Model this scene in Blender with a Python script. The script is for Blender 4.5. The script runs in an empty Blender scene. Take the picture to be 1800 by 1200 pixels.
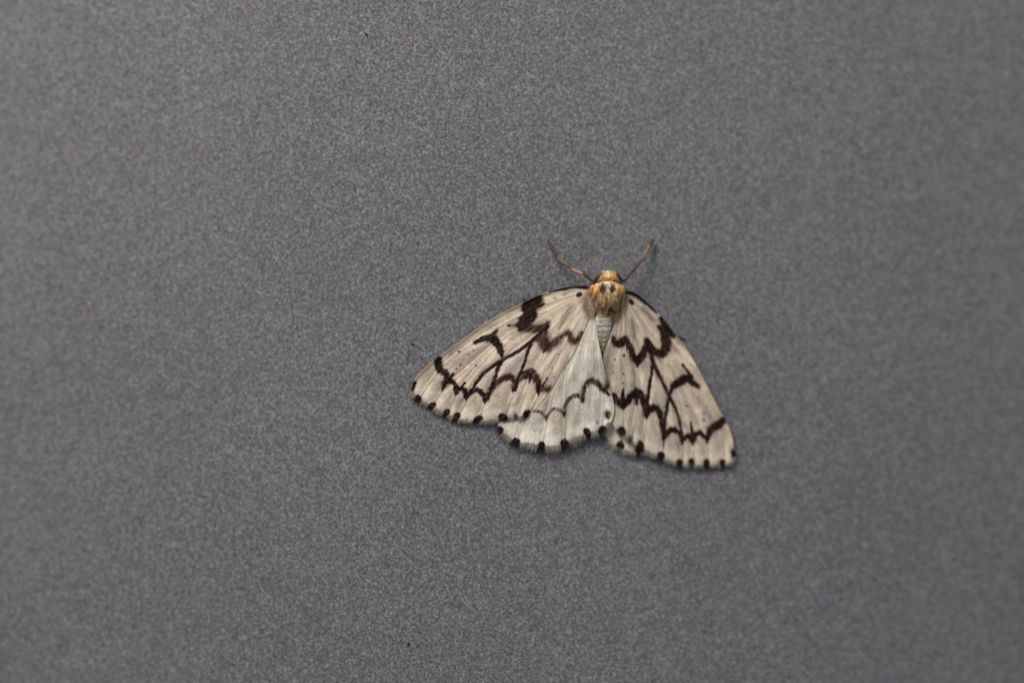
import bpy, math, random
import numpy as np

# ------------------------------------------------------------------ camera, light, exposure
scene = bpy.context.scene
COL = scene.collection
rng = np.random.default_rng(7)
random.seed(7)

YAW = math.radians(8.0)          # the camera looks at the wall slightly from the left
DIST = 0.30                      # metres from lens to wall
LENS = 36.0 * DIST / 0.095       # 95 mm of wall across the frame
CZ = 0.15                        # height of the frame's centre on the panel
FPX = 1800.0 * LENS / 36.0
LOC = np.array([-DIST * math.sin(YAW), -DIST * math.cos(YAW), CZ])
FWD = np.array([math.sin(YAW), math.cos(YAW), 0.0])
RGT = np.array([math.cos(YAW), -math.sin(YAW), 0.0])
UPV = np.array([0.0, 0.0, 1.0])
MM = 0.001
PX = 0.095 / 1800.0              # one photo pixel on the wall, metres


def P(px, py, h):
    """photo pixel + height above the wall (mm) -> world position"""
    px = np.asarray(px, float); py = np.asarray(py, float); h = np.asarray(h, float) * MM
    d = (FWD[None, :] + RGT[None, :] * ((px.ravel() - 900) / FPX)[:, None]
         + UPV[None, :] * ((600 - py.ravel()) / FPX)[:, None])
    t = (-h.ravel() - LOC[1]) / d[:, 1]
    return LOC[None, :] + d * t[:, None]


cam = bpy.data.cameras.new('camera')
cam.lens = LENS; cam.sensor_width = 36.0; cam.sensor_fit = 'HORIZONTAL'
cam.clip_start = 0.01; cam.clip_end = 10.0
cam.dof.use_dof = True
fp = P([905], [640], [1.0])[0]
cam.dof.focus_distance = float(np.dot(fp - LOC, FWD))
cam.dof.aperture_fstop = 4.3
camo = bpy.data.objects.new('camera', cam); COL.objects.link(camo)
camo.location = LOC
camo.rotation_euler = (math.pi / 2, 0, -YAW)
scene.camera = camo

world = bpy.data.worlds.new('World'); scene.world = world; world.use_nodes = True
bg = world.node_tree.nodes['Background']
bg.inputs['Color'].default_value = (0.86, 0.93, 1.0, 1); bg.inputs['Strength'].default_value = 0.26


def area(name, loc, target, size, power, color):
    l = bpy.data.lights.new(name, 'AREA'); l.shape = 'DISK'; l.size = size
    l.energy = power; l.color = color
    o = bpy.data.objects.new(name, l); COL.objects.link(o); o.location = loc
    from mathutils import Vector
    o.rotation_euler = (Vector(target) - Vector(loc)).to_track_quat('-Z', 'Y').to_euler()
    return o


area('ceiling_lamp', (-0.14, -0.19, CZ + 0.225), (0.0, 0, CZ), 0.15, 1.16, (1.0, 0.92, 0.85))

vs = scene.view_settings
vs.view_transform = 'Standard'; vs.look = 'None'; vs.gamma = 1.0; vs.exposure = 0.0
vs.use_curve_mapping = False


# ------------------------------------------------------------------ helpers
def lin(c):
    c = np.asarray(c, float) / 255.0
    return np.where(c <= 0.04045, c / 12.92, ((c + 0.055) / 1.055) ** 2.4)


ILL = 0.80                        # photo value of a white surface here: colours below are photo / ILL


def alb(r, g, b):
    return np.clip(lin((r, g, b)) / ILL, 0.002, 0.85)


_perm = rng.random((512, 512))


def vnoise(x, y, seed=0):
    x = np.asarray(x, float) + seed * 17.31; y = np.asarray(y, float) + seed * 9.77
    xi = np.floor(x).astype(int); yi = np.floor(y).astype(int)
    fx = x - xi; fy = y - yi
    fx = fx * fx * (3 - 2 * fx); fy = fy * fy * (3 - 2 * fy)
    g = lambda a, b: _perm[a % 512, b % 512]
    return ((g(xi, yi) * (1 - fx) + g(xi + 1, yi) * fx) * (1 - fy)
            + (g(xi, yi + 1) * (1 - fx) + g(xi + 1, yi + 1) * fx) * fy)


def sstep(a, b, x):
    t = np.clip((x - a) / (b - a), 0, 1)
    return t * t * (3 - 2 * t)


def catmull(pts, n=5, closed=False):
    p = np.asarray(pts, float); out = []
    m = len(p)
    idx = range(m if closed else m - 1)
    for i in idx:
        if closed:
            p0, p1, p2, p3 = p[(i - 1) % m], p[i], p[(i + 1) % m], p[(i + 2) % m]
        else:
            p0, p1, p2, p3 = p[max(i - 1, 0)], p[i], p[i + 1], p[min(i + 2, m - 1)]
        for k in range(n):
            t = k / n
            out.append(0.5 * ((2 * p1) + (-p0 + p2) * t + (2 * p0 - 5 * p1 + 4 * p2 - p3) * t * t
                              + (-p0 + 3 * p1 - 3 * p2 + p3) * t ** 3))
    if not closed:
        out.append(p[-1])
    return np.array(out)


def stroke_dist(X, Y, pts):
    """distance minus half width along a tapered polyline (x, y, hw)"""
    best = np.full(X.shape, 1e9)
    for a, b in zip(pts[:-1], pts[1:]):
        dx, dy = b[0] - a[0], b[1] - a[1]
        L2 = dx * dx + dy * dy + 1e-9
        t = np.clip(((X - a[0]) * dx + (Y - a[1]) * dy) / L2, 0, 1)
        d = np.hypot(X - a[0] - t * dx, Y - a[1] - t * dy) - (a[2] + (b[2] - a[2]) * t)
        np.minimum(best, d, out=best)
    return best


def line_dist(X, Y, pts):
    return stroke_dist(X, Y, [(p[0], p[1], 0.0) for p in pts])


def poly_sd(X, Y, poly):
    """signed distance (negative inside) and nearest boundary point"""
    d = np.full(X.shape, 1e9); nx = X.copy(); ny = Y.copy()
    inside = np.zeros(X.shape, bool)
    m = len(poly)
    for i in range(m):
        a = poly[i]; b = poly[(i + 1) % m]
        dx, dy = b[0] - a[0], b[1] - a[1]
        t = np.clip(((X - a[0]) * dx + (Y - a[1]) * dy) / (dx * dx + dy * dy + 1e-9), 0, 1)
        qx = a[0] + t * dx; qy = a[1] + t * dy
        dd = np.hypot(X - qx, Y - qy)
        s = dd < d
        d = np.where(s, dd, d); nx = np.where(s, qx, nx); ny = np.where(s, qy, ny)
        if a[1] != b[1]:
            c = ((a[1] > Y) != (b[1] > Y)) & (X < (b[0] - a[0]) * (Y - a[1]) / (b[1] - a[1]) + a[0])
            inside ^= c
    return np.where(inside, -d, d), nx, ny


def mesh_obj(name, verts, faces, mat, parent=None, cols=None, smooth=True, vec=None):
    me = bpy.data.meshes.new(name)
    verts = np.asarray(verts, np.float32)
    faces = np.asarray(faces, np.int32)
    k = faces.shape[1]
    me.vertices.add(len(verts)); me.vertices.foreach_set('co', verts.ravel())
    me.loops.add(faces.size); me.loops.foreach_set('vertex_index', faces.ravel())
    me.polygons.add(len(faces))
    me.polygons.foreach_set('loop_start', np.arange(0, faces.size, k, dtype=np.int32))
    me.polygons.foreach_set('loop_total', np.full(len(faces), k, np.int32))
    me.update(calc_edges=True)
    me.polygons.foreach_set('use_smooth', np.full(len(faces), smooth))
    if cols is not None:
        at = me.attributes.new('tint', 'FLOAT_COLOR', 'POINT')
        c4 = np.ones((len(verts), 4), np.float32); c4[:, :3] = cols
        at.data.foreach_set('color', c4.ravel())
    if vec is not None:
        at = me.attributes.new('grain', 'FLOAT_VECTOR', 'POINT')
        at.data.foreach_set('vector', np.asarray(vec, np.float32).ravel())
    me.materials.append(mat)
    o = bpy.data.objects.new(name, me); COL.objects.link(o)
    if parent is not None:
        o.parent = parent
        o.matrix_parent_inverse = parent.matrix_world.inverted()
    return o


def new_mat(name):
    m = bpy.data.materials.new(name); m.use_nodes = True
    nt = m.node_tree; return m, nt, nt.nodes['Principled BSDF']


def node(nt, kind, **inp):
    n = nt.nodes.new(kind)
    for k, v in inp.items():
        n.inputs[k].default_value = v
    return n


def mix(nt, blend, fac, a, b):
    n = nt.nodes.new('ShaderNodeMix'); n.data_type = 'RGBA'; n.blend_type = blend
    for sock, val in ((n.inputs[0], fac), (n.inputs[6], a), (n.inputs[7], b)):
        if hasattr(val, 'node'):
            nt.links.new(val, sock)
        else:
            sock.default_value = val
    return n.outputs[2]


def ramp(nt, src, stops):
    n = nt.nodes.new('ShaderNodeValToRGB')
    e = n.color_ramp.elements
    while len(e) < len(stops):
        e.new(0.5)
    for el, (p, c) in zip(e, stops):
        el.position = p; el.color = (c, c, c, 1) if not hasattr(c, '__len__') else (*c, 1)
    nt.links.new(src, n.inputs[0]); return n.outputs[0]


# ------------------------------------------------------------------ materials
def wall_material():
    m, nt, b = new_mat('grey_powder_coat')
    tc = nt.nodes.new('ShaderNodeTexCoord'); co = tc.outputs['Object']
    mp = nt.nodes.new('ShaderNodeMapping'); mp.inputs['Rotation'].default_value = (0.61, 0.47, 0.83)
    nt.links.new(co, mp.inputs['Vector']); co = mp.outputs[0]
    mp2 = nt.nodes.new('ShaderNodeMapping'); mp2.inputs['Rotation'].default_value = (1.21, 0.27, 2.13)
    nt.links.new(co, mp2.inputs['Vector'])
    fine = node(nt, 'ShaderNodeTexNoise', Scale=5000.0, Detail=1.5, Roughness=0.55)
    fin2 = node(nt, 'ShaderNodeTexNoise', Scale=3000.0, Detail=1.0, Roughness=0.5)
    vor = node(nt, 'ShaderNodeTexVoronoi', Scale=3000.0)
    med = node(nt, 'ShaderNodeTexNoise', Scale=900.0, Detail=2.0)
    big = node(nt, 'ShaderNodeTexNoise', Scale=60.0, Detail=3.0)
    chroma = node(nt, 'ShaderNodeTexNoise', Scale=1300.0, Detail=2.0)
    for n in (fine, vor, big, chroma):
        nt.links.new(co, n.inputs['Vector'])
    for n in (fin2, med):
        nt.links.new(mp2.outputs[0], n.inputs['Vector'])
    c = ramp(nt, fine.outputs['Fac'], [(0.28, (0.085, 0.086, 0.093)), (0.5, (0.144, 0.145, 0.156)), (0.74, (0.270, 0.271, 0.289))])
    c = mix(nt, 'MULTIPLY', 1.0, c, ramp(nt, fin2.outputs['Fac'], [(0.25, 0.70), (0.75, 1.32)]))
    c = mix(nt, 'MULTIPLY', 1.0, c, ramp(nt, med.outputs['Fac'], [(0.3, 0.93), (0.7, 1.07)]))
    c = mix(nt, 'MULTIPLY', 1.0, c, ramp(nt, big.outputs['Fac'], [(0.3, 0.96), (0.7, 1.04)]))
    # faint coloured flecks in the pigment
    c = mix(nt, 'OVERLAY', 0.13, c, chroma.outputs['Color'])
    # scattered pale flakes
    sep = nt.nodes.new('ShaderNodeSeparateColor'); nt.links.new(vor.outputs['Color'], sep.inputs[0])
    flake = ramp(nt, sep.outputs[0], [(0.93, 0.0), (0.95, 1.0)])
    core = ramp(nt, vor.outputs['Distance'], [(0.15, 1.0), (0.45, 0.0)])
    fl = nt.nodes.new('ShaderNodeMath'); fl.operation = 'MULTIPLY'
    nt.links.new(flake, fl.inputs[0]); nt.links.new(core, fl.inputs[1])
    fl2 = nt.nodes.new('ShaderNodeMath'); fl2.operation = 'MULTIPLY'; fl2.inputs[1].default_value = 0.55
    nt.links.new(fl.outputs[0], fl2.inputs[0])
    c = mix(nt, 'MIX', fl2.outputs[0], c, (0.36, 0.355, 0.35, 1))
    nt.links.new(c, b.inputs['Base Color'])
    b.inputs['Roughness'].default_value = 0.62
    b.inputs['Specular IOR Level'].default_value = 0.3
    bump = node(nt, 'ShaderNodeBump', Strength=0.35, Distance=0.00006)
    nt.links.new(fine.outputs['Fac'], bump.inputs['Height'])
    nt.links.new(bump.outputs[0], b.inputs['Normal'])
    return m


def wing_material():
    m, nt, b = new_mat('wing_scales')
    at = nt.nodes.new('ShaderNodeAttribute'); at.attribute_name = 'tint'
    gr = nt.nodes.new('ShaderNodeAttribute'); gr.attribute_name = 'grain'
    st = node(nt, 'ShaderNodeTexNoise', Scale=1.0, Detail=3.0, Roughness=0.6)
    sp = node(nt, 'ShaderNodeTexNoise', Scale=2.6, Detail=1.0)
    for n in (st, sp):
        nt.links.new(gr.outputs['Vector'], n.inputs['Vector'])
    c = mix(nt, 'MULTIPLY', 1.0, at.outputs['Color'], ramp(nt, st.outputs['Fac'], [(0.28, 0.74), (0.72, 1.20)]))
    c = mix(nt, 'MULTIPLY', 1.0, c, ramp(nt, sp.outputs['Fac'], [(0.28, 0.86), (0.72, 1.10)]))
    nt.links.new(c, b.inputs['Base Color'])
    b.inputs['Roughness'].default_value = 0.65
    b.inputs['Specular IOR Level'].default_value = 0.12
    bump = node(nt, 'ShaderNodeBump', Strength=0.5, Distance=0.00005)
    nt.links.new(st.outputs['Fac'], bump.inputs['Height'])
    nt.links.new(bump.outputs[0], b.inputs['Normal'])
    return m


def hair_material(name, rough=0.5):
    m, nt, b = new_mat(name)
    at = nt.nodes.new('ShaderNodeAttribute'); at.attribute_name = 'tint'
    tc = nt.nodes.new('ShaderNodeTexCoord')
    n = node(nt, 'ShaderNodeTexNoise', Scale=9000.0, Detail=1.0)
    nt.links.new(tc.outputs['Object'], n.inputs['Vector'])
    c = mix(nt, 'MULTIPLY', 1.0, at.outputs['Color'], ramp(nt, n.outputs['Fac'], [(0.3, 0.75), (0.7, 1.15)]))
    nt.links.new(c, b.inputs['Base Color'])
    b.inputs['Roughness'].default_value = rough
    b.inputs['Specular IOR Level'].default_value = 0.3
    return m


def plain_material(name, c1, c2, scale, rough):
    m, nt, b = new_mat(name)
    tc = nt.nodes.new('ShaderNodeTexCoord')
    n = node(nt, 'ShaderNodeTexNoise', Scale=scale, Detail=2.0)
    nt.links.new(tc.outputs['Object'], n.inputs['Vector'])
    nt.links.new(ramp(nt, n.outputs['Fac'], [(0.35, c1), (0.65, c2)]), b.inputs['Base Color'])
    b.inputs['Roughness'].default_value = rough
    return m


M_WALL = wall_material()
M_WING = wing_material()
M_FUR = hair_material('scale_hairs')
M_BODY = hair_material('body_cuticle', 0.6)
M_EYE = plain_material('compound_eye', (0.006, 0.004, 0.004), (0.02, 0.013, 0.01), 20000, 0.28)
M_LEG = plain_material('leg_cuticle', (0.05, 0.03, 0.02), (0.16, 0.10, 0.07), 5000, 0.5)
M_SPECK = plain_material('dark_speck', (0.004, 0.004, 0.006), (0.02, 0.018, 0.02), 9000, 0.7)

# ------------------------------------------------------------------ the wall
W2, HH, TH = 0.30, 0.30, 0.003
n = 2
me_v = np.array([(-W2, 0, 0), (W2, 0, 0), (W2, 0, HH), (-W2, 0, HH),
                 (-W2, TH, 0), (W2, TH, 0), (W2, TH, HH), (-W2, TH, HH)], float)
me_f = [(0, 1, 2, 3), (5, 4, 7, 6), (4, 0, 3, 7), (1, 5, 6, 2), (3, 2, 6, 7), (4, 5, 1, 0)]
wall = mesh_obj('wall', me_v, me_f, M_WALL, smooth=False)
wall['kind'] = 'structure'
wall['label'] = 'flat grey speckled powder coated wall panel'

# ------------------------------------------------------------------ the moth
moth = bpy.data.objects.new('moth', None); COL.objects.link(moth)
moth.empty_display_size = 0.005
moth.location = P([1062], [560], [0.0])[0]
moth['label'] = 'white moth with zigzag black wing lines and orange thorax resting on grey wall'
moth['category'] = 'moth'
bpy.context.view_layer.update()

CREAM = alb(200, 185, 166)
GREY = alb(175, 165, 152)
PALE = alb(218, 202, 180)
TAN = alb(206, 163, 120)
DARK = alb(26, 15, 12)
BROWN = alb(104, 80, 62)


def axis_dist(X, Y):
    return line_dist(X, Y, [(1067, 500), (1061, 560), (1060, 625)])


def build_wing(name, label, outline, base, marks, tips, dots, veins, costa, hfun, seed, tone=1.0,
               margin=None, hue=None, costa_tan=(0, 0), ridge=1.0):
    poly = catmull(outline, 4, closed=True)
    x0, y0 = poly.min(0) - 2; x1, y1 = poly.max(0) + 2
    S = 0.9
    xs = np.arange(x0, x1, S); ys = np.arange(y0, y1, S)
    X, Y = np.meshgrid(xs, ys)
    sd, nx, ny = poly_sd(X, Y, poly)
    keep = sd < 0.6
    out = sd > -0.35
    X = np.where(out, nx, X); Y = np.where(out, ny, Y)
    idx = -np.ones(X.shape, int)
    quad = keep[:-1, :-1] & keep[1:, :-1] & keep[:-1, 1:] & keep[1:, 1:]
    used = np.zeros(X.shape, bool)
    used[:-1, :-1] |= quad; used[1:, :-1] |= quad; used[:-1, 1:] |= quad; used[1:, 1:] |= quad
    idx[used] = np.arange(used.sum())
    F = np.stack([idx[1:, :-1][quad], idx[1:, 1:][quad], idx[:-1, 1:][quad], idx[:-1, :-1][quad]], 1)
    x = X[used]; y = Y[used]; s = sd[used]
    # wing coordinates: along the ray from the wing root / across it
    rx, ry = x - base[0], y - base[1]
    rad = np.hypot(rx, ry); ang = np.arctan2(ry, rx)
    u = rad / 7.0; v = ang * 150 / 2.2            # streak space
    # ----- markings
    rag = (vnoise(u * 0.8, v * 1.5, seed) - 0.5) * 4.2 + (vnoise(x / 1.7, y / 1.7, seed + 1) - 0.5) * 1.6
    mark = np.zeros(len(x)); brown = np.zeros(len(x))
    for pts, dk, soft in marks:
        p = catmull(pts, 4) if len(pts) > 2 else np.array(pts, float)
        d = stroke_dist(x, y, p)
        w = np.clip(max(q[2] for q in pts) / 5.0, 0.25, 1.0)
        mk = sstep(soft * 1.9, -soft * 1.5, d - 1.1 + rag * w * 0.9)
        if dk > 0.6:
            mark = np.maximum(mark, mk * dk)
            if w > 0.7:
                brown = np.maximum(brown, 0.5 * sstep(soft + 3.2, -0.5, d - 1.2 + rag))
        else:
            brown = np.maximum(brown, mk * dk)
    for (ax, ay, ah, bx, by, bh) in tips:
        d = stroke_dist(x, y, [(ax, ay, ah), (bx, by, bh)]) - 0.7
        mark = np.maximum(mark, sstep(0.9, -0.8, d + rag * 0.35))
    for (dx, dy, r1, r2, a, dk) in dots:
        ca, sa = math.cos(math.radians(a)), math.sin(math.radians(a))
        e1 = ((x - dx) * ca + (y - dy) * sa) / r1; e2 = (-(x - dx) * sa + (y - dy) * ca) / r2
        e = np.sqrt(e1 * e1 + e2 * e2) + rag * 0.5 / max(r1, r2)
        mk = sstep(1.35, 0.85, e) if dk > 0.9 else sstep(1.6, 0.45, e)
        if dk > 0.6:
            mark = np.maximum(mark, mk * dk)
        else:
            brown = np.maximum(brown, mk * dk)
    # ----- veins
    vd = np.full(len(x), 1e9)
    for vn in veins:
        vd = np.minimum(vd, line_dist(x, y, catmull(vn, 4)))
    cd = line_dist(x, y, costa)
    # ----- ground colour
    n1 = vnoise(u * 0.5, v * 0.25, seed + 3)[:, None]
    n2 = vnoise(x / 24, y / 24, seed + 4)[:, None]
    n3 = vnoise(u * 0.12, v * 0.30, seed + 14)[:, None]
    n4 = vnoise(u * 0.6, v * 1.1, seed + 15)[:, None]
    cream = CREAM if hue is None else hue
    c = cream + (GREY - cream) * sstep(0.35, 0.75, n2) * 0.8
    c = c * (0.86 + 0.28 * n1) * (0.70 + 0.54 * n3) * (0.80 + 0.38 * n4)
    c = c * tone
    md = line_dist(x, y, margin)
    outer = np.exp(-(md / 34.0) ** 2)
    vl = np.exp(-(vd / 2.2) ** 2)
    c = c + (PALE * tone - c) * (0.55 * vl * (1 - outer))[:, None]
    c = c * (1 - 0.20 * vl * outer)[:, None]
    c = c + (alb(224, 209, 194) * tone - c) * (0.55 * np.exp(-((md - 15) / 8.0) ** 2) * sstep(2.0, 6.0, vd))[:, None]
    c = c * (1 - 0.22 * np.exp(-(md / 5.0) ** 2))[:, None]
    # browner and darker near the wing root
    c = c * (1 - np.array([0.16, 0.22, 0.28])[None, :] * (np.exp(-(rad / 30.0) ** 2))[:, None])
    if costa_tan[1] > 0:
        far = sstep(costa_tan[0], costa_tan[0] + 40, rad)
        c = c + (TAN - c) * (np.exp(-(cd / 2.6) ** 2) * costa_tan[1] * far)[:, None]  # tan front edge with its warm highlight painted into the colour
    # faint brownish mottling between the veins
    mot = sstep(0.50, 0.80, vnoise(u * 0.28, v * 0.35, seed + 16)) * sstep(0.25, 0.7, vnoise(x / 1.6, y / 1.6, seed + 17) * 0.6 + 0.4 * n4[:, 0])
    c = c + (alb(140, 120, 102) - c) * (0.38 * mot * (1 - outer))[:, None]
    # sparse single dark scales
    spk = vnoise(x / 1.25, y / 1.25, seed + 8) * vnoise(x / 9, y / 9, seed + 9)
    c = c * (1 - 0.42 * sstep(0.56, 0.72, spk))[:, None]
    c = c + (BROWN - c) * np.clip(brown, 0, 1)[:, None]
    dk = DARK * (0.75 + 0.9 * vnoise(u, v, seed + 5)[:, None] ** 2)
    soften = np.clip(mark - 0.26 * sstep(0.5, 0.9, vnoise(u * 1.5, v * 1.4, seed + 6)), 0, 1)
    c = c + (alb(84, 60, 46) - c) * np.clip(soften * 1.2, 0, 1)[:, None]
    c = c + (dk - c) * sstep(0.45, 1.0, soften)[:, None]
    # ----- relief
    tip_w = sstep(60, 230, rad)
    h = hfun(x, y)
    h = h + (0.03 + 0.03 * tip_w) * np.exp(-(vd / 1.8) ** 2) - (0.03 + 0.11 * tip_w) * np.exp(-(vd / 7.0) ** 2)
    h = h + ridge * 0.13 * np.exp(-(cd / 3.0) ** 2) - 0.02 * np.exp(-((cd - 9) / 5) ** 2)
    h = h + 0.05 * (vnoise(x / 35, y / 35, seed + 11) - 0.5) + 0.012 * (vnoise(u, v, seed + 12) - 0.5)
    o = mesh_obj(name, P(x, y, h), F, M_WING, moth, c, vec=np.stack([u * 1.0, v * 1.6, np.full(len(x), seed * 3.0)], 1))
    sm = o.modifiers.new('membrane', 'SOLIDIFY'); sm.thickness = 2e-5; sm.offset = -1
    if label:
        o['label'] = label
    return o


def hair_mesh(roots, tips_, width, cols, segs=3, bend=None):
    """thin three-sided tapered hairs; roots/tips (n,3) world, width (n,) metres"""
    n_ = len(roots); ax = tips_ - roots
    L = np.linalg.norm(ax, axis=1, keepdims=True) + 1e-12; ax = ax / L
    ref = np.tile(np.array([0.0, -1.0, 0.0]), (n_, 1))
    s1 = np.cross(ax, ref); s1 /= (np.linalg.norm(s1, axis=1, keepdims=True) + 1e-12)
    s2 = np.cross(ax, s1)
    V = []; 
    for k in range(segs + 1):
        t = k / segs
        c = roots + (tips_ - roots) * t
        if bend is not None:
            c = c + bend * (4 * t * (1 - t))
        w = width[:, None] * (1 - 0.85 * t ** 1.6)
        for j in range(3):
            a = j * 2 * math.pi / 3 + 0.5
            V.append(c + (s1 * math.cos(a) + s2 * math.sin(a)) * w)
    V = np.stack(V, 1)                              # n, 3*(segs+1), 3
    f = []
    for k in range(segs):
        for j in range(3):
            f.append((k * 3 + j, k * 3 + (j + 1) % 3, (k + 1) * 3 + (j + 1) % 3, (k + 1) * 3 + j))
    f = np.array(f)
    F = (f[None] + (np.arange(n_) * 3 * (segs + 1))[:, None, None]).reshape(-1, 4)
    C = np.repeat(cols, 3 * (segs + 1), axis=0)
    return V.reshape(-1, 3), F, C


def fringe(margin, base, hfun, spots, parent, seed, length=7.5, tone=1.0, drop=0.12):
    """scale fringe along the outer margin, dark where a marginal spot meets it"""
    p = catmull(margin, 8)
    seg = np.hypot(*np.diff(p, axis=0).T); cum = np.concatenate([[0], np.cumsum(seg)])
    N = int(cum[-1] / 0.24)
    t = rng.random(N) * cum[-1]
    x = np.interp(t, cum, p[:, 0]); y = np.interp(t, cum, p[:, 1])
    # outward normal
    tx = np.interp(t, cum, np.gradient(p[:, 0], cum)); ty = np.interp(t, cum, np.gradient(p[:, 1], cum))
    l = np.hypot(tx, ty) + 1e-9; ox, oy = ty / l, -tx / l
    sgn = np.sign(ox * (x - base[0]) + oy * (y - base[1])); ox *= sgn; oy *= sgn
    rxx, ryy = x - base[0], y - base[1]; rl = np.hypot(rxx, ryy)
    ox = ox * 0.75 + 0.25 * rxx / rl + rng.normal(0, 0.10, N); oy = oy * 0.75 + 0.25 * ryy / rl + rng.normal(0, 0.10, N)
    inner = rng.uniform(0.0, 5.0, N)
    x0, y0 = x - ox * inner, y - oy * inner
    Ln = length * rng.uniform(0.35, 1.2, N)
    x1, y1 = x0 + ox * Ln, y0 + oy * Ln
    h0 = hfun(x0, y0) + 0.02 + 0.03 * rng.random(N); h1 = hfun(x0, y0) - drop * rng.random(N) + 0.05
    c = alb(168, 160, 149) * tone * rng.uniform(0.6, 1.1, N)[:, None]
    for (dx, dy, r1, r2, a, dk) in spots:
        ca, sa = math.cos(math.radians(a)), math.sin(math.radians(a))
        e1 = ((x - dx) * ca + (y - dy) * sa); e2 = (-(x - dx) * sa + (y - dy) * ca)
        d = np.hypot(e1 / (r1 * 1.25), e2 / (r2 * 1.05)) + rng.normal(0, 0.10, N)
        k = sstep(1.12, 0.85, d)[:, None] * dk
        c = c + (DARK * 1.25 - c) * k
    V, F, C = hair_mesh(P(x0, y0, h0), P(x1, y1, h1), rng.uniform(0.25, 0.45, N) * PX, c, 2)
    o = mesh_obj('fringe', V, F, M_FUR, parent, C)
    o['kind'] = 'stuff'
    return o


# ---- heights above the wall, mm
def h_fw_left(x, y):
    rear = line_dist(x, y, [(1044, 530), (1031, 570), (1010, 618), (992, 645), (977, 670), (950, 708), (928, 733)])
    return 0.22 + 2.05 * np.exp(-axis_dist(x, y) / 105.0) - 0.09 * np.exp(-(rear / 5.0) ** 2)


def h_fw_right(x, y):
    d = axis_dist(x, y)
    return 0.25 + 2.05 * np.exp(-d / 105.0) - 0.50 * sstep(34, 0, np.abs(x - 1062)) * sstep(575, 680, y)


def h_hw_left(x, y):
    d = axis_dist(x, y)
    return 0.10 + 2.03 * np.exp(-d / 105.0) + 0.16 * sstep(725, 785, y) + 0.08 * sstep(1030, 1060, x) * sstep(600, 650, y)


def h_hw_right(x, y):
    return h_fw_right(x, y) - 0.24 + 0.08 * sstep(788, 802, y)


# ---- left forewing
LFW = [(1042, 512), (1034, 503), (1010, 503), (985, 507), (950, 518), (927, 528), (895, 544), (860, 563), (837, 579), (800, 606),
       (775, 624), (758, 637), (742, 651), (729, 667), (722, 685), (724, 694), (732, 702), (748, 712), (768, 724), (784, 732), (802, 739),
       (826, 742), (850, 743), (873, 740), (900, 737), (926, 734), (938, 722), (950, 708), (964, 690), (977, 670), (992, 645),
       (1010, 618), (1023, 590), (1031, 570), (1038, 550), (1044, 530)]
LFW_costa = [(1034, 503), (1010, 503), (985, 507), (950, 518), (927, 528), (895, 544), (860, 563), (837, 579), (800, 606),
             (775, 624), (758, 637), (742, 651), (729, 667), (723, 682)]
LFW_margin = [(723, 686), (725, 694), (733, 702), (748, 711), (768, 723), (784, 731), (802, 738), (826, 741), (850, 742), (873, 739), (900, 736), (922, 733), (932, 728)]
LFW_spots = [(735, 700, 6.5, 5, 50, 1), (760, 713, 7.5, 5.5, -35, 1), (785, 725, 7.5, 5.5, -50, 1), (803, 732, 7.5, 6, -55, 1),
             (840, 737, 9, 6, -30, 1), (884, 734, 8, 7, 10, 1), (907, 731, 5.5, 4.5, 90, 0.75), (926, 727, 7.5, 6, -50, 1)]
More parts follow.
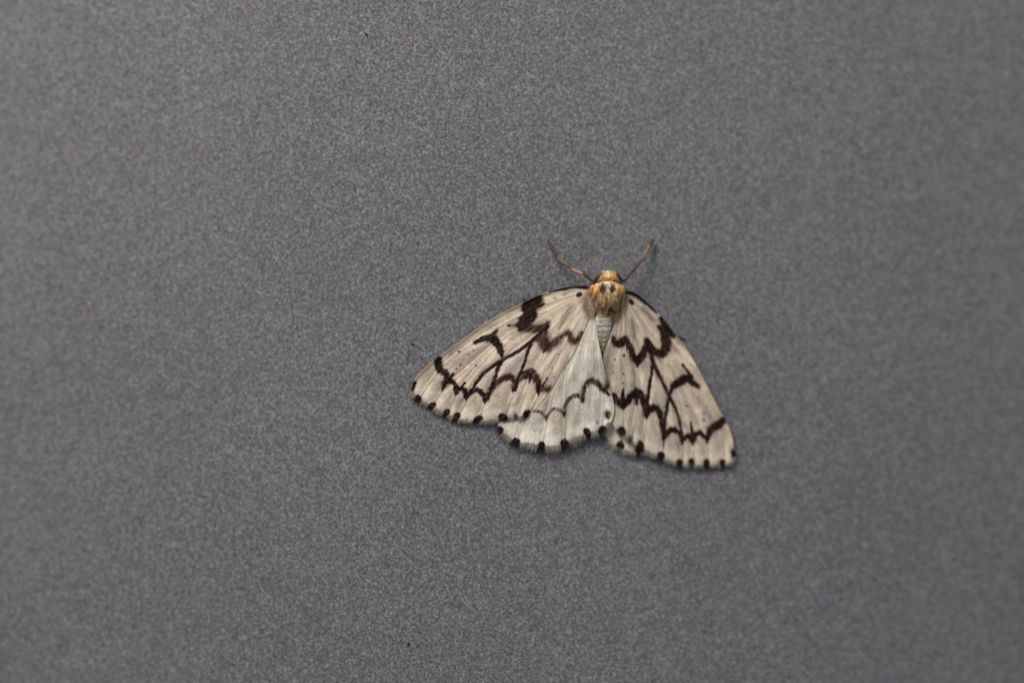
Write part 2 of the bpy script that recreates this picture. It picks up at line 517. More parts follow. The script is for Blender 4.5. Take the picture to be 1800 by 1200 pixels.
LFW_marks = [
    ([(1034, 505, 3.0), (1010, 504, 1.8), (985, 508, 1.6), (966, 513, 0.8)], 1, 1.0),
    ([(947, 525, 7), (938, 534, 11), (927, 540, 9), (932, 551, 11), (924, 563, 11), (916, 575, 7)], 1, 1.4),
    ([(948, 538, 2.5), (956, 534, 1.2)], 1, 0.9),
    ([(916, 574, 6), (930, 577, 6), (946, 577, 6), (957, 574, 6)], 0.82, 1.8),
    ([(963, 567, 3), (957, 577, 6), (953, 589, 8), (955, 600, 9.5), (961, 609, 8.5), (968, 606, 7), (977, 600, 5.5), (984, 594, 3), (992, 588, 2.2),
      (1000, 584, 3.5), (1003, 594, 4.5), (1010, 600, 5), (1018, 593, 4), (1022, 586, 3)], 0.82, 1.9),
    ([(954, 590, 12), (961, 602, 12), (976, 600, 6)], 0.58, 3.0),
    ([(1002, 540, 3.0), (996, 552, 3.2), (989, 565, 2.5), (982, 578, 1.5)], 0.6, 1.8),
    ([(1004, 540, 6.0), (994, 556, 6.0)], 0.4, 3.0),
    ([(1034, 520, 7), (1022, 528, 4)], 0.35, 4.0),
    ([(962, 573, 3.0), (932, 602, 2.4), (910, 617, 2.2), (883, 633, 2.3), (862, 647, 1.9), (848, 659, 1.8), (836, 674, 1.8), (827, 688, 2.2)], 1, 0.8),
    ([(883, 633, 2.0), (875, 648, 2.0), (867, 673, 2.2), (855, 702, 3.4)], 1, 0.8),
    ([(934, 601, 2.4), (928, 616, 1.5), (923, 634, 1.5), (915, 655, 1.7), (904, 684, 3.0)], 1, 0.8),
    ([(965, 604, 2.2), (955, 619, 0.7)], 1, 0.8),
    ([(834, 602, 1.5), (844, 597, 3.6), (856, 594, 5.0), (866, 595, 6.4), (873, 602, 6.4), (879, 612, 4.4), (882, 626, 1.6)], 1, 0.9),
    ([(863, 591, 3.0), (874, 581, 1.3)], 1, 0.9),
    ([(769, 631, 6.0), (771, 641, 6.0), (774, 650, 5.5), (783, 655, 3.6), (785, 664, 3.8), (782, 675, 4.2)], 1, 0.9),
    ([(782, 676, 3.4), (788, 671, 2.6), (795, 670, 3.4), (801, 677, 3.2), (803, 687, 3.6)], 1, 0.9),
    ([(803, 687, 3.2), (808, 683, 2.2), (815, 685, 3.2), (820, 696, 3.6)], 1, 0.9),
    ([(820, 696, 3.2), (827, 689, 2.6), (836, 685, 2.8), (843, 687, 3.3), (849, 693, 3.2), (853, 702, 3.8)], 1, 0.9),
    ([(853, 703, 3.6), (861, 689, 3.2), (870, 677, 2.8), (882, 667, 3.4), (893, 662, 4.4), (900, 664, 4.0), (904, 672, 2.8), (903, 680, 3.4)], 0.88, 1.4),
    ([(903, 681, 3.2), (909, 669, 3.8), (920, 660, 6.0), (932, 655, 7.0), (940, 661, 5.6), (945, 672, 5.0), (947, 684, 4.4)], 0.88, 1.7),
    ([(947, 686, 3.6), (956, 684, 4.2), (966, 683, 5.0)], 0.82, 1.8),
    ([(729, 673, 3.0), (724, 686, 2.2)], 1, 0.9),
    ([(817, 673, 1.0), (809, 685, 1.6)], 1, 0.8),
    ([(797, 657, 1.0), (787, 668, 1.6)], 1, 0.8),
    ([(962, 664, 0.3), (957, 673, 0.6), (951, 684, 1.4)], 0.85, 0.7),
    ([(986, 616, 0.2), (962, 664, 0.2)], 0.35, 0.8),
    ([(912, 569, 1.0), (902, 572, 0.8)], 0.8, 0.9),
]
LFW_tips = [(782, 676, 3.0, 776, 687, 0.4), (803, 688, 3.2, 799, 696, 0.5), (820, 697, 3.4, 819, 704, 0.6), (853, 703, 3.4, 852, 709, 0.6),
            (903, 681, 3.2, 901, 690, 0.5), (947, 686, 4.0, 946, 695, 0.5), (933, 660, 3.0, 930, 672, 0.8)]
LFW_dots = LFW_spots + [(1018, 518, 5.5, 4.0, -20, 1), (993, 517, 3.4, 3, 0, 0.6), (976, 524, 3.4, 3, 0, 0.5), (895, 572, 4.5, 2.2, -10, 1),
                        (807, 618, 2, 1.6, 0, .9), (824, 623, 2.2, 1.6, -40, .9), (832, 615, 1.5, 1.2, 0, .9), (809, 641, 2, 1.6, -40, .9), (802, 648, 1.8, 1.3, -40, .9),
                        (795, 657, 2, 1.4, -40, .9), (837, 642, 1.6, 1.4, 0, .9), (887, 608, 1.4, 1.2, 0, .8), (970, 646, 1.6, 1.2, 0, .9),
                        (982, 622, 1.6, 1.2, 0, .9), (960, 668, 1.6, 1.2, 0, .9), (991, 646, 1.4, 1.1, 0, .8), (988, 556, 1.3, 1, 0, .8)]
LFW_veins = [[(1030, 512), (960, 533), (868, 578), (780, 641), (735, 702)], [(1028, 515), (960, 545), (880, 597), (820, 648), (776, 687), (758, 716)],
             [(875, 606), (835, 650), (800, 695), (784, 728)], [(1025, 520), (962, 573), (883, 633), (848, 659), (827, 688), (803, 735)],
             [(883, 633), (867, 673), (852, 708), (839, 740)], [(934, 601), (923, 634), (901, 689), (884, 738)],
             [(1018, 530), (992, 560), (962, 608), (932, 665), (907, 735)], [(1028, 540), (1005, 583), (984, 620), (948, 690), (926, 732)]]

# ---- right forewing
RFW = [(1090, 520), (1099, 511), (1117, 515), (1133, 527), (1150, 543), (1163, 556), (1177, 574), (1189, 590), (1203, 606), (1217, 629),
       (1230, 653), (1247, 686), (1263, 717), (1273, 734), (1281, 750), (1287, 767), (1290, 786), (1291, 803), (1287, 815), (1270, 819), (1247, 820),
       (1213, 820), (1190, 818), (1173, 812), (1154, 804), (1140, 798), (1126, 791), (1110, 779), (1096, 767), (1084, 757), (1074, 738),
       (1066, 705), (1061, 670), (1060, 640), (1062, 622), (1070, 598), (1079, 572), (1086, 545)]
RFW_costa = [(1099, 511), (1117, 515), (1133, 527), (1150, 543), (1163, 556), (1177, 574), (1189, 590), (1203, 606), (1217, 629),
             (1230, 653), (1247, 686), (1263, 717), (1273, 734), (1281, 750), (1287, 767), (1290, 786)]
RFW_margin = [(1290, 788), (1291, 803), (1287, 814), (1270, 818), (1247, 819), (1213, 819), (1190, 817), (1173, 811), (1154, 803), (1140, 797), (1126, 790), (1110, 778), (1096, 766), (1085, 756)]
RFW_spots = [(1288, 797, 3.5, 7, 0, 1), (1270, 813, 5.5, 6.5, 0, 1), (1242, 814, 6, 7, 0, 1), (1216, 812, 6, 7.5, 0, 1), (1195, 813, 6, 7, -10, 1), (1162, 801, 6.5, 8, -25, 1),
             (1126, 786, 6.5, 11, -5, 1), (1108, 772, 4, 7, 10, 0.72), (1093, 758, 7, 8, -20, 0.95)]
RFW_marks = [
    ([(1100, 513, 3.0), (1117, 517, 3.6), (1131, 527, 3.0), (1143, 538, 2.2), (1154, 548, 1.2)], 1, 1.2),
    ([(1100, 518, 4), (1108, 524, 4)], 0.5, 3.0),
    ([(1131, 541, 3.2), (1139, 551, 3.2), (1147, 562, 2.0)], 0.58, 2.0),
    ([(1164, 560, 4.5), (1175, 577, 9.5), (1182, 587, 6.5)], 1, 1.1),
    ([(1158, 574, 2.5), (1168, 578, 7.5), (1170, 592, 8), (1172, 604, 7.5), (1169, 615, 7.0), (1162, 622, 6.5), (1153, 619, 5.5), (1145, 613, 5.0), (1139, 603, 4.6), (1136, 597, 3)], 0.97, 1.4),
    ([(1138, 604, 4.2), (1134, 613, 4.2), (1129, 624, 6.0), (1121, 632, 7.0), (1113, 625, 5.2), (1108, 613, 4.2), (1103, 602, 4.6), (1098, 596, 4.6), (1091, 603, 6.2), (1083, 603, 5.2), (1078, 594, 2.6)], 0.94, 1.5),
    ([(1110, 563, 1.6), (1113, 577, 2.6), (1115, 597, 1.2)], 0.6, 1.6),
    ([(1138, 603, 4.5), (1145, 624, 3.0), (1151, 643, 2.3), (1163, 668, 2.3), (1177, 697, 2.5), (1188, 720, 2.2), (1195, 743, 2.0), (1199, 772, 3.2)], 1, 0.8),
    ([(1148, 636, 2.6), (1146, 652, 1.9), (1142, 675, 1.8), (1139, 700, 2.0), (1137, 722, 3.2)], 1, 0.8),
    ([(1176, 698, 2.2), (1172, 720, 2.0), (1168, 741, 2.2), (1167, 766, 3.6)], 1, 0.8),
    ([(1177, 694, 1.5), (1181, 683, 3.0), (1188, 675, 5.6), (1198, 669, 7.0), (1209, 664, 5.8), (1217, 671, 4.2), (1227, 680, 2.6)], 1, 0.9),
    ([(1200, 641, 1.4), (1208, 652, 1.6), (1214, 662, 3.2)], 1, 0.9),
    ([(1273, 737, 5.0), (1263, 746, 6.8), (1253, 751, 6.0), (1247, 759, 4.0), (1243, 771, 4.0)], 1, 0.9),
    ([(1243, 771, 3.6), (1236, 765, 3.0), (1229, 761, 3.6), (1222, 765, 3.2), (1218, 774, 3.6)], 1, 0.9),
    ([(1218, 774, 3.4), (1213, 768, 3.4), (1207, 767, 3.6), (1200, 773, 3.8)], 1, 0.9),
    ([(1200, 773, 3.6), (1195, 763, 2.8), (1188, 757, 3.4), (1180, 755, 3.6), (1172, 761, 3.2), (1167, 769, 4.0)], 1, 0.9),
    ([(1167, 768, 3.8), (1166, 755, 3.6), (1162, 738, 4.0), (1157, 722, 4.4), (1150, 716, 4.8), (1143, 719, 4.8), (1137, 728, 4.6)], 1, 1.0),
    ([(1137, 728, 4.2), (1133, 710, 4.4), (1128, 697, 5.6), (1119, 691, 6.4), (1109, 697, 5.6), (1101, 707, 5.6), (1095, 713, 4.6), (1089, 707, 5.6), (1082, 702, 5.4), (1079, 694, 2.5)], 0.97, 1.2),
    ([(1095, 686, 1.4), (1095, 706, 2.4)], 1, 0.9),
    ([(1119, 682, 1.4), (1119, 709, 2.0)], 1, 0.9),
    ([(1096, 650, 0.2), (1096, 690, 0.2)], 0.35, 0.8),
    ([(1214, 742, 1.0), (1217, 764, 1.8)], 1, 0.8),
]
RFW_tips = [(1243, 771, 3.6, 1242, 781, 0.5), (1218, 774, 3.4, 1217, 782, 0.6), (1200, 773, 3.6, 1198, 782, 0.5), (1167, 769, 3.6, 1166, 774, 1.0),
            (1137, 728, 4.2, 1136, 736, 0.8), (1095, 713, 4.6, 1095, 721, 0.8), (1121, 634, 6.0, 1120, 645, 0.8), (1167, 770, 1.5, 1166, 784, 0.6)]
RFW_dots = RFW_spots + [(1110, 531, 5.5, 3.6, 50, 1), (1119, 547, 3, 2, 0, 0.4), (1228, 697, 1.8, 2.4, 0, .9), (1229, 708, 1.6, 1.6, 0, .9), (1207, 713, 1.8, 1.5, 0, .9),
                        (1237, 738, 1.7, 3.0, 0, .95), (1236, 727, 1.4, 2, 0, .8), (1097, 625, 2.6, 3, 0, .9), (1082, 632, 2, 1.5, 0, .7), (1096, 657, 1.2, 2, 0, .9), (1095, 673, 1.2, 2, 0, .9),
                        (1079, 655, 1.6, 1.2, 0, .7), (1096, 682, 1.2, 1.6, 0, .9), (1200, 640, 2, 1.8, 0, 1)]
RFW_veins = [[(1108, 522), (1140, 548), (1185, 600), (1215, 650), (1247, 712), (1268, 770), (1272, 815)], [(1106, 526), (1160, 600), (1208, 690), (1232, 740), (1242, 780), (1243, 818)],
             [(1190, 680), (1207, 730), (1217, 775), (1217, 818)], [(1104, 530), (1137, 602), (1150, 643), (1177, 697), (1195, 743), (1199, 781), (1196, 817)],
             [(1175, 700), (1168, 740), (1166, 774), (1162, 806)], [(1147, 643), (1139, 702), (1136, 735), (1127, 791)],
             [(1102, 535), (1115, 595), (1121, 643), (1119, 708), (1109, 777)], [(1096, 545), (1098, 625), (1096, 690), (1095, 715), (1093, 763)]]

# ---- left hindwing
LHW = [(1040, 530), (1043, 547), (1049, 580), (1054, 608), (1059, 632), (1064, 657), (1070, 672), (1075, 690), (1079, 708), (1080, 722), (1076, 738), (1068, 751),
       (1056, 760), (1044, 763), (1032, 765), (1012, 773), (993, 783), (977, 787), (953, 788), (927, 782), (907, 779), (892, 770), (881, 761), (875, 752),
       (880, 735), (905, 715), (940, 680), (975, 640), (1010, 590), (1030, 550)]
LHW_margin = [(1073, 742), (1067, 750), (1056, 758), (1044, 762), (1032, 764), (1012, 772), (993, 782), (977, 786), (953, 787), (927, 781), (907, 778), (892, 769), (882, 761), (876, 752)]
LHW_spots = [(879, 755, 5, 7, -20, 1), (907, 776, 6.5, 7, 0, 1), (952, 783, 6, 7, 0, 1), (992, 779, 7, 8, -15, 1), (1032, 759, 6, 7, -30, 1), (1058, 755, 5.5, 8, 40, 1), (1068, 729, 6, 9, -10, 0.82)]
LHW_marks = [
    ([(930, 722, 1.2), (942, 722, 1.6), (952, 725, 1.8), (960, 733, 2.8), (966, 724, 1.7), (977, 718, 1.7), (986, 722, 1.8), (992, 728, 2.4)], 0.72, 1.1),
    ([(992, 727, 2.4), (994, 712, 2.6), (1001, 701, 2.4), (1010, 695, 2.8), (1019, 697, 2.6), (1024, 703, 2.4)], 0.76, 1.1),
    ([(1024, 702, 2.2), (1026, 688, 2.6), (1030, 676, 2.8), (1038, 669, 3.6), (1047, 671, 3.8), (1056, 679, 3.4), (1062, 685, 3.4), (1067, 677, 3.2), (1069, 668, 3.0)], 0.82, 1.2),
    ([(1063, 686, 2.5), (1071, 694, 1.5)], 0.9, 1.0),
]
LHW_tips = [(960, 733, 2.4, 960, 739, 0.5), (992, 726, 2.0, 992, 733, 0.5), (1024, 702, 2.2, 1024, 708, 0.5), (1061, 684, 2.6, 1062, 691, 0.8)]
LHW_dots = LHW_spots + [(1050, 742, 2.6, 4, 0, 0.72), (1053, 752, 2.4, 3, 0, 0.62), (1046, 612, 1.0, 1.6, 0, .6)]
LHW_veins = [[(1044, 555), (1000, 640), (993, 690), (992, 727), (992, 783)], [(1040, 565), (980, 670), (962, 730), (952, 786)], [(1036, 570), (960, 680), (925, 730), (907, 779)],
             [(1047, 570), (1032, 650), (1024, 702), (1030, 763)], [(1050, 580), (1054, 640), (1061, 684), (1057, 757)]]

# ---- right hindwing, only a sliver shows below the forewing
RHW = [(1088, 540), (1082, 570), (1072, 600), (1064, 640), (1058, 690), (1056, 740), (1058, 765), (1066, 778), (1080, 788), (1096, 794), (1112, 797), (1130, 797), (1150, 790),
       (1165, 775), (1160, 730), (1150, 680), (1130, 620), (1105, 560)]
RHW_margin = [(1058, 764), (1066, 777), (1080, 787), (1096, 793), (1112, 796), (1130, 796), (1146, 790)]
RHW_spots = [(1091, 783, 7, 8, 0, 1), (1122, 792, 5, 6, 0, 1), (1064, 770, 3, 4, 0, 0.5)]

fl = build_wing('forewing', 'spread forewing with long dark forked vein, tan front edge', LFW, (1040, 512), LFW_marks, LFW_tips, LFW_dots, LFW_veins, LFW_costa, h_fw_left, 1, 0.97, LFW_margin, costa_tan=(110, 0.85))
fringe(LFW_margin, (1040, 512), h_fw_left, LFW_spots, fl, 21)
fr = build_wing('forewing', None, RFW, (1096, 516), RFW_marks, RFW_tips, RFW_dots, RFW_veins, RFW_costa, h_fw_right, 2, 0.92, RFW_margin, costa_tan=(190, 0.45))  # lower tone paints the shade of this turned-away wing into its colour
fringe(RFW_margin, (1096, 516), h_fw_right, RFW_spots, fr, 22)
hl = build_wing('hindwing', 'pale hindwing with thin scalloped brown line', LHW, (1042, 535), LHW_marks, LHW_tips, LHW_dots, LHW_veins, [(1040, 530), (1010, 590), (940, 680), (880, 735)], h_hw_left, 3, 1.0, LHW_margin, alb(200, 196, 186), ridge=0.0)
fringe(LHW_margin, (1042, 535), h_hw_left, LHW_spots, hl, 23, length=12.5)
hr = build_wing('hindwing', None, RHW, (1090, 540), [], [], RHW_spots, [[(1086, 560), (1085, 700), (1091, 790)]], [(1105, 560), (1130, 620), (1160, 730)], h_hw_right, 4, 0.95, RHW_margin, ridge=0.0)
fringe(RHW_margin, (1090, 540), h_hw_right, RHW_spots, hr, 24, length=10)

# ---- body: one continuous mesh, head to tail
SEC = np.array([  # y, centre x, half width px, top height mm
    (475.5, 1068, 2.0, 1.35), (477, 1068, 8.0, 1.60), (480, 1068.5, 12.5, 1.85), (484, 1069, 16.0, 2.05), (488, 1069, 18.0, 2.12), (492, 1069, 19.5, 2.12),
    (495, 1068.5, 22.0, 2.14), (498, 1068, 26.0, 2.28), (502, 1067, 29.5, 2.40), (508, 1066.5, 31.0, 2.50), (515, 1066.5, 28.0, 2.60), (523, 1066, 25.0, 2.66), (532, 1066, 20.5, 2.66),
    (541, 1065.5, 17.0, 2.60), (549, 1064, 15.5, 2.44), (555, 1063, 16.5, 2.28), (560, 1061, 17.0, 2.18), (574, 1061, 16.5, 2.08), (590, 1061, 14.5, 1.92), (605, 1060, 11.5, 1.72), (618, 1060, 8.0, 1.50),
    (627, 1060, 4.5, 1.3), (631, 1060, 1.0, 1.1)])


def body_top(y):
    return (np.interp(y, SEC[:, 0], SEC[:, 1]), np.interp(y, SEC[:, 0], SEC[:, 2]), np.interp(y, SEC[:, 0], SEC[:, 3]))


def body_point(y, th):
    """th: 0 = right side, pi/2 = back (towards the viewer), pi = left side, then the belly"""
    cx, hw, top = body_top(y)
    mid = top * 0.52
    ct, st_ = np.cos(th), np.sin(th)
    sx = np.sign(ct) * np.abs(ct) ** 0.8
    hh = np.where(st_ >= 0, mid + (top - mid) * np.abs(st_) ** 0.65, mid - (mid + 0.02) * np.abs(st_))
    return cx + hw * sx, hh


def body_color(x, y):
    """pigment of scales by place on the body"""
    x = np.asarray(x, float); y = np.asarray(y, float)
    orange = alb(216, 144, 68); yellow = alb(218, 160, 98); beige = alb(192, 168, 130); buff = alb(170, 140, 98)
    grey = alb(184, 180, 168); green = alb(150, 148, 130); white = alb(206, 192, 168); ochre = alb(172, 124, 62); drk = alb(44, 36, 33)
    n_ = vnoise(x / 3.0, y / 3.0, 31)[:, None]
    c = np.tile(beige, (len(x), 1))

    def lay(col, m):
        nonlocal c
        c = c + (col - c) * np.clip(m, 0, 1)[:, None]
    lay(buff, sstep(514, 530, y))
    lay(alb(158, 134, 116), sstep(13, 22, np.abs(x - 1066)) * sstep(512, 520, y))
    jx = x + (vnoise(x / 3, y / 3, 61) - 0.5) * 6; jy = y + (vnoise(x / 3, y / 3, 62) - 0.5) * 6
    teg = np.maximum(sstep(1.2, 0.7, np.hypot((jx - 1044) / 12, (jy - 508) / 12)), 0.8 * sstep(1.2, 0.7, np.hypot((jx - 1092) / 9, (jy - 508) / 11)))
    lay(orange, teg * (0.55 + 0.45 * vnoise(x / 4, y / 4, 51)))
    lay(white, 0.75 * sstep(1.2, 0.6, np.hypot((x - 1068) / 7, (y - 499) / 7)))
    for (sx, sy, a, b_) in ((1060, 508.5, 6.0, 9.5), (1076, 507, 5.0, 8.4), (1066, 529, 1.6, 3.0)):
        e_ = np.hypot((x + (jx - x) * 0.7 - sx) / a, (y + (jy - y) * 0.9 - sy) / b_)
        lay(drk, sstep(1.35, 0.65, e_ + 0.5 * (vnoise(x / 1.3, y / 4, 71) - 0.5)))
    # head: yellow, dark collar line
    hd = sstep(495.5, 493, y)
    lay(yellow, hd)
    lay(alb(228, 182, 130), hd * sstep(483, 478, y))
    lay(alb(236, 212, 172), 0.7 * hd * sstep(1.2, 0.4, np.hypot((jx - 1069) / 6, (jy - 482) / 5)))
    lay(alb(150, 104, 62), 0.55 * hd * sstep(486, 490, jy))
    lay(drk, sstep(2.6, 1.0, np.abs(y - 492.5 - 0.010 * (x - 1068) ** 2)) * (0.45 + 0.55 * sstep(6, 13, np.abs(x - 1068))))
    ysh = np.interp(y, [528, 536, 545, 551, 557], [5, 12.5, 12.5, 9, 0])
    shield = sstep(1.5, -1.0, np.abs(x - 1066) - ysh) * sstep(531, 535, y)
    # abdomen
    ab = sstep(545, 550, y)
    lay(grey, ab); lay(green, ab * sstep(575, 612, y))
    lay(white, 0.6 * ab * sstep(567, 555, y))
    for yy in (557.5, 574, 584, 593, 602, 611, 619):
        lay(drk * 3.0, 0.38 * ab * sstep(1.5, 0.4, np.abs(y - yy + (vnoise(x / 6.3, y / 9 + yy, 40) - 0.5) * 3.0 + 0.012 * (x - 1060) ** 2)))
        lay(white, 0.25 * ab * sstep(2.2, 0.8, np.abs(y - yy + 3.2)))
    lay(ochre, shield)
    lay(alb(160, 146, 126), shield * sstep(1.2, 0.6, np.hypot((x - 1065) / 9, (y - 536) / 5)))
    for (sx, sy, a, b_) in ((1059, 541, 2.6, 3.0), (1072.5, 540.5, 4.2, 4.6), (1077.5, 546, 2.4, 3.0), (1070, 553, 2.8, 2.0)):
        lay(drk, sstep(1.25, 0.8, np.hypot((x - sx) / a, (y - sy) / b_)))
    n5 = vnoise(x / 1.9, y / 6.0, 55)[:, None]; tx = sstep(496, 500, y)[:, None] * sstep(556, 550, y)[:, None]
    c = c * (1 + (0.56 * n_ - 0.28) * (1 - 0.7 * ab[:, None]))
    return np.clip(c * (1 + tx * (1.5 * n5 - 0.80)), 0.003, 0.8)


ny_, nt_ = 230, 96
yy = np.linspace(475.5, 631, ny_); tt = np.linspace(0, 2 * math.pi, nt_, endpoint=False)
YY, TT = np.meshgrid(yy, tt, indexing='ij')
bx_, bh_ = body_point(YY.ravel(), TT.ravel())
by_ = YY.ravel().copy()
seg = np.zeros_like(by_)
for q in (557.5, 574, 584, 593, 602, 611, 619):
    seg = np.minimum(seg, -0.10 * np.exp(-((by_ - q) / 1.6) ** 2))
bump_ = seg + 0.10 * (vnoise(bx_ / 3, by_ / 3, 33) - 0.5) * (bh_ > 0.3)
bump_ -= 0.25 * np.exp(-((bx_ - 1066.5) / 2.0) ** 2) * sstep(520, 528, by_) * sstep(536, 531, by_)
bh_ = bh_ + bump_ * (bh_ > 0.25)
V = P(bx_, by_, bh_)
ii = np.arange(ny_ * nt_).reshape(ny_, nt_)
F = np.stack([ii[:-1, :], np.roll(ii, -1, 1)[:-1, :], np.roll(ii, -1, 1)[1:, :], ii[1:, :]], -1).reshape(-1, 4)
body = mesh_obj('body', V, F, M_BODY, moth, body_color(bx_, by_))
body['label'] = 'furry orange thorax and head with slim grey ringed abdomen'

# ---- fur on the body
def fur(N, yr, thr, length, width, sweep, seed, name, col=None, var=(0.55, 1.4)):
    y = rng.uniform(yr[0], yr[1], N); th = rng.uniform(thr[0], thr[1], N)
    x, h = body_point(y, th)
    h = h - 0.05
    L = length * rng.uniform(0.6, 1.25, N)
    cx, hw, top = body_top(y)
    lat = (x - cx) / np.maximum(hw, 1)
    dx = sweep[0] * lat * L + rng.normal(0, 0.16, N) * L
    dy = sweep[1] * L + rng.normal(0, 0.16, N) * L
    dh = sweep[2] * L * PX / MM * rng.uniform(0.3, 1.3, N) * np.clip(1 - 0.6 * np.abs(lat), 0.2, 1)
    # hairs that sit side-on stick outwards a little
    c = body_color(x + dx * 0.3 + rng.normal(0, 1.3, N), y + dy * 0.3 + rng.normal(0, 1.6, N)) if col is None else np.tile(col, (N, 1))
    c = c * rng.uniform(var[0], var[1], N)[:, None]
    bend = np.zeros((N, 3)); bend[:, 1] = -L * PX * 0.12
    V, F, C = hair_mesh(P(x, y, h), P(x + dx, y + dy, np.maximum(h + dh, 0.1)), np.full(N, width) * PX, np.clip(c, 0.003, 0.85), 3, bend)
    o = mesh_obj(name, V, F, M_FUR, body, C); o['kind'] = 'stuff'
    return o


fur(3200, (494, 540), (0.1, math.pi - 0.1), 9.0, 0.46, (0.30, 0.9, 0.22), 1, 'thorax_fur')
fur(600, (535, 551), (0.2, math.pi - 0.2), 5.0, 0.36, (0.0, 0.95, 0.12), 2, 'thorax_fur')
fur(650, (477, 492), (0.25, math.pi - 0.25), 5.0, 0.45, (0.5, -0.2, 0.45), 3, 'head_tuft')
fur(1100, (556, 628), (0.2, math.pi - 0.2), 5.5, 0.38, (0.12, 0.95, 0.12), 4, 'abdomen_scales', var=(0.85, 1.15))

# long silky hairs sweeping from the thorax sides over the wing roots
def wing_hair(N, p0, p1, spread, vecx, vecy, hgt, col):
    t = rng.random(N)
    x = p0[0] + (p1[0] - p0[0]) * t + rng.normal(0, spread, N); y = p0[1] + (p1[1] - p0[1]) * t + rng.normal(0, spread, N)
    L = rng.uniform(16, 36, N)
    ang = rng.normal(0, 0.13, N)
    dx = (vecx * np.cos(ang) - vecy * np.sin(ang)) * L; dy = (vecx * np.sin(ang) + vecy * np.cos(ang)) * L
    c = np.where(rng.random(N)[:, None] < 0.5, col[0], col[1]) * rng.uniform(0.7, 1.2, N)[:, None]
    h0 = hgt(x, y) + 0.25; h1 = hgt(x + dx, y + dy) + 0.06
    V, F, C = hair_mesh(P(x, y, h0), P(x + dx, y + dy, h1), rng.uniform(0.3, 0.45, N) * PX, c, 3)
    o = mesh_obj('wing_root_hair', V, F, M_FUR, body, C); o['kind'] = 'stuff'


wing_hair(420, (1035, 510), (1048, 534), 2.5, -0.32, 0.95, h_fw_left, (alb(204, 186, 164), alb(158, 132, 114)))
wing_hair(260, (1098, 516), (1082, 540), 2.5, -0.12, 0.99, h_fw_right, (alb(172, 152, 128), alb(112, 90, 76)))

# ---- eyes
def blob(name, cx, cy, ch, rx, ry, rh, mat, parent, nu=28, nv=18, noise=0.0, cols=None):
    vs_, fs_ = [], []
    for i in range(nv + 1):
        ph = math.pi * i / nv
        for j in range(nu):
            t = 2 * math.pi * j / nu
            k = 1 + noise * (random.random() - 0.5)
            vs_.append((cx + rx * k * math.sin(ph) * math.cos(t), cy + ry * k * math.sin(ph) * math.sin(t), ch + rh * k * math.cos(ph)))
    for i in range(nv):
        for j in range(nu):
            fs_.append((i * nu + j, (i + 1) * nu + j, (i + 1) * nu + (j + 1) % nu, i * nu + (j + 1) % nu))
    a = np.array(vs_)
    return mesh_obj(name, P(a[:, 0], a[:, 1], a[:, 2]), fs_, mat, parent)


blob('eye', 1055.0, 486.0, 1.35, 4.8, 5.2, 0.36, M_EYE, body)
blob('eye', 1082.5, 487.5, 1.35, 4.8, 5.2, 0.36, M_EYE, body)


# ---- antennae and legs: ringed tapered tubes
def tube(name, pts, mat, parent, cols=None, ring=0.0, sides=8, sub=8, colfn=None):
    """pts: (px, py, h mm, radius px)"""
    p = catmull(pts, sub)
    c = P(p[:, 0], p[:, 1], p[:, 2]); r = p[:, 3] * PX
    N = len(c)
    if ring:
        r = r * (1 + ring * np.cos(np.arange(N) * math.pi * 0.9))
    tan = np.gradient(c, axis=0); tan /= np.linalg.norm(tan, axis=1, keepdims=True) + 1e-12
    ref = np.array([0.0, -1.0, 0.0])
    s1 = np.cross(tan, ref); s1 /= np.linalg.norm(s1, axis=1, keepdims=True) + 1e-9
    s2 = np.cross(tan, s1)
    V = []
    for j in range(sides):
        a = 2 * math.pi * j / sides
        V.append(c + (s1 * math.cos(a) + s2 * math.sin(a)) * r[:, None])
    V = np.stack(V, 1).reshape(-1, 3)
    V = np.vstack([V, c[:1], c[-1:]])
    F = []
    for i in range(N - 1):
        for j in range(sides):
            F.append((i * sides + j, i * sides + (j + 1) % sides, (i + 1) * sides + (j + 1) % sides, (i + 1) * sides + j))
    for j in range(0, sides, 2):
        F.append((N * sides, (j + 2) % sides, j + 1, j))
        k = (N - 1) * sides
        F.append((N * sides + 1, k + j, k + j + 1, k + (j + 2) % sides))
    C = None
    if colfn is not None:
        cc = np.repeat(colfn(np.linspace(0, 1, N)), sides, axis=0); C = np.vstack([cc, cc[:1], cc[-1:]])
    return mesh_obj(name, V, F, mat, parent, C)


def ant_col(bands):
    def f(t):
        c = np.tile(alb(96, 66, 50), (len(t), 1))
        for (a, b, col) in bands:
            m = (sstep(a - 0.03, a + 0.01, t) * sstep(b + 0.03, b - 0.01, t))[:, None]
            c = c + (np.array(col) - c) * m
        return c
    return f


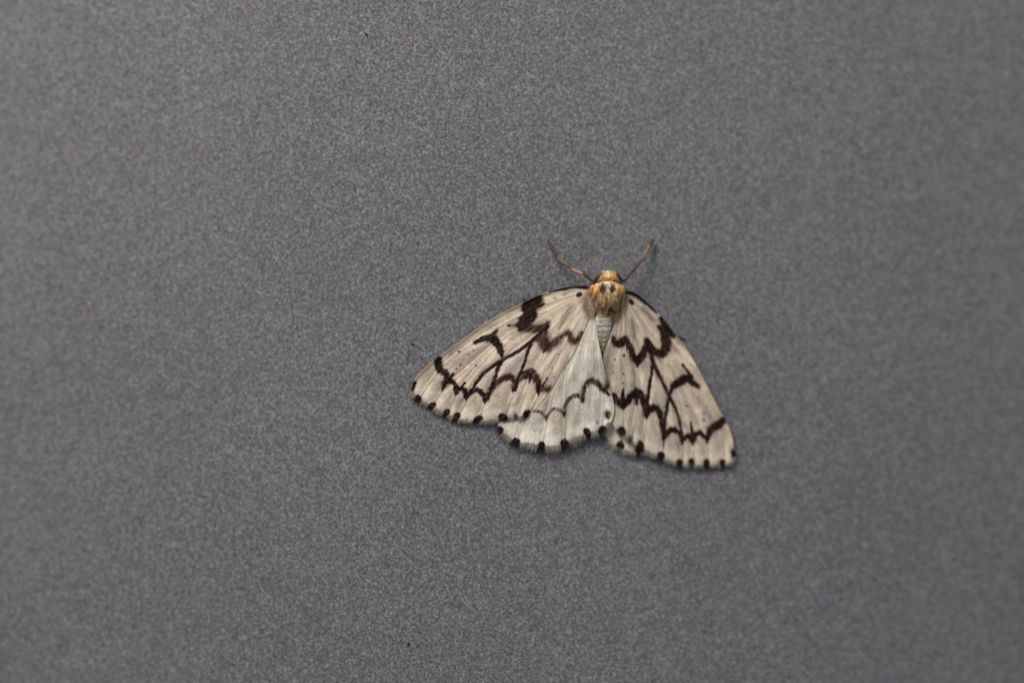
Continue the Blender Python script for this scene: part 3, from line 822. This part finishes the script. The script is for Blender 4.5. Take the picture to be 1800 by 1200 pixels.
pk = alb(178, 134, 112); tn = alb(124, 97, 80); dkb = alb(74, 54, 46); blk = alb(40, 30, 28)
tube('antenna', [(1060, 481, 1.7, 2.60), (1051, 487, 1.75, 2.60), (1044, 493.5, 1.75, 2.60), (1039, 492, 1.75, 2.36), (1031, 485.5, 1.75, 2.36), (1023, 480.5, 1.7, 2.36), (1009, 474.5, 1.6, 2.36),
                 (996, 465, 1.4, 2.36), (984, 456, 1.2, 2.36), (973, 440.5, 0.9, 2.60), (967, 430, 0.6, 2.71), (964.5, 424, 0.4, 2.36)], M_BODY, moth, ring=0.14, sub=10,
     colfn=ant_col([(0, 0.18, blk), (0.18, 0.42, dkb), (0.46, 0.56, pk), (0.64, 0.75, tn), (0.77, 1.0, dkb)]))
tube('antenna', [(1083, 481, 1.7, 2.36), (1089, 487, 1.75, 2.36), (1094, 493.5, 1.75, 2.60), (1099, 491.5, 1.75, 2.48), (1104, 485.5, 1.75, 2.48), (1113, 474.5, 1.65, 2.48), (1127, 457, 1.4, 2.36), (1136, 443.5, 1.1, 2.24),
                 (1141, 433, 0.85, 2.60), (1145, 427, 0.6, 2.83), (1148.5, 422, 0.4, 2.48)], M_BODY, moth, ring=0.14, sub=10,
     colfn=ant_col([(0, 0.3, blk), (0.3, 0.55, dkb), (0.62, 0.8, tn), (0.85, 1.0, dkb)]))

for pts in (
    [(1050, 512, 0.6, 3.0), (1005, 520, 1.0, 2.8), (965, 528, 0.75, 2.2), (940, 530, 0.3, 1.9), (926, 528, 0.12, 1.7), (920, 524, 0.10, 2.2)],
    [(1084, 518, 0.6, 3.0), (1120, 545, 1.0, 2.8), (1155, 572, 0.75, 2.2), (1180, 587, 0.3, 1.9), (1196, 593, 0.12, 1.7), (1204, 595.5, 0.10, 2.2)],
    [(1054, 530, 0.6, 3.0), (1022, 560, 0.8, 2.6), (995, 600, 0.5, 2.0), (975, 630, 0.12, 1.7)],
    [(1078, 532, 0.6, 3.0), (1108, 575, 0.8, 2.6), (1125, 620, 0.5, 2.0), (1135, 655, 0.12, 1.7)],
):
    tube('leg', pts, M_LEG, moth, sub=6)

# ------------------------------------------------------------------ specks of dirt on the wall
for (x, y, rx, ry, rot, lab) in ((644, 61, 1.9, 3.6, -22, 'elongated dark speck on the grey wall, high above the moth'),
                                 (718, 1131, 2.4, 2.6, 0, 'round dark speck on the bare grey wall, far below the moth'),
                                 (725, 605, 2.6, 1.8, 30, 'small dark speck on the grey wall beside the tan edge of the wing')):
    vs_, fs_ = [], []
    nu, nv = 12, 6
    for i in range(nv + 1):
        ph = math.pi * i / nv
        for j in range(nu):
            t = 2 * math.pi * j / nu
            k = 1 + 0.25 * math.sin(3 * t + x) + 0.1 * random.random()
            a, b = rx * k * math.sin(ph) * math.cos(t), ry * k * math.sin(ph) * math.sin(t)
            cr, sr = math.cos(math.radians(rot)), math.sin(math.radians(rot))
            vs_.append((x + a * cr - b * sr, y + a * sr + b * cr, 0.05 + 0.07 * math.cos(ph)))
    for i in range(nv):
        for j in range(nu):
            fs_.append((i * nu + j, (i + 1) * nu + j, (i + 1) * nu + (j + 1) % nu, i * nu + (j + 1) % nu))
    a = np.array(vs_)
    Vw = P(a[:, 0], a[:, 1], a[:, 2]); ctr = P([x], [y], [0])[0]
    o = mesh_obj('dirt_speck', Vw - ctr, fs_, M_SPECK)
    o.location = ctr
    o['label'] = lab; o['category'] = 'speck'; o['group'] = 'dark specks on the grey wall'
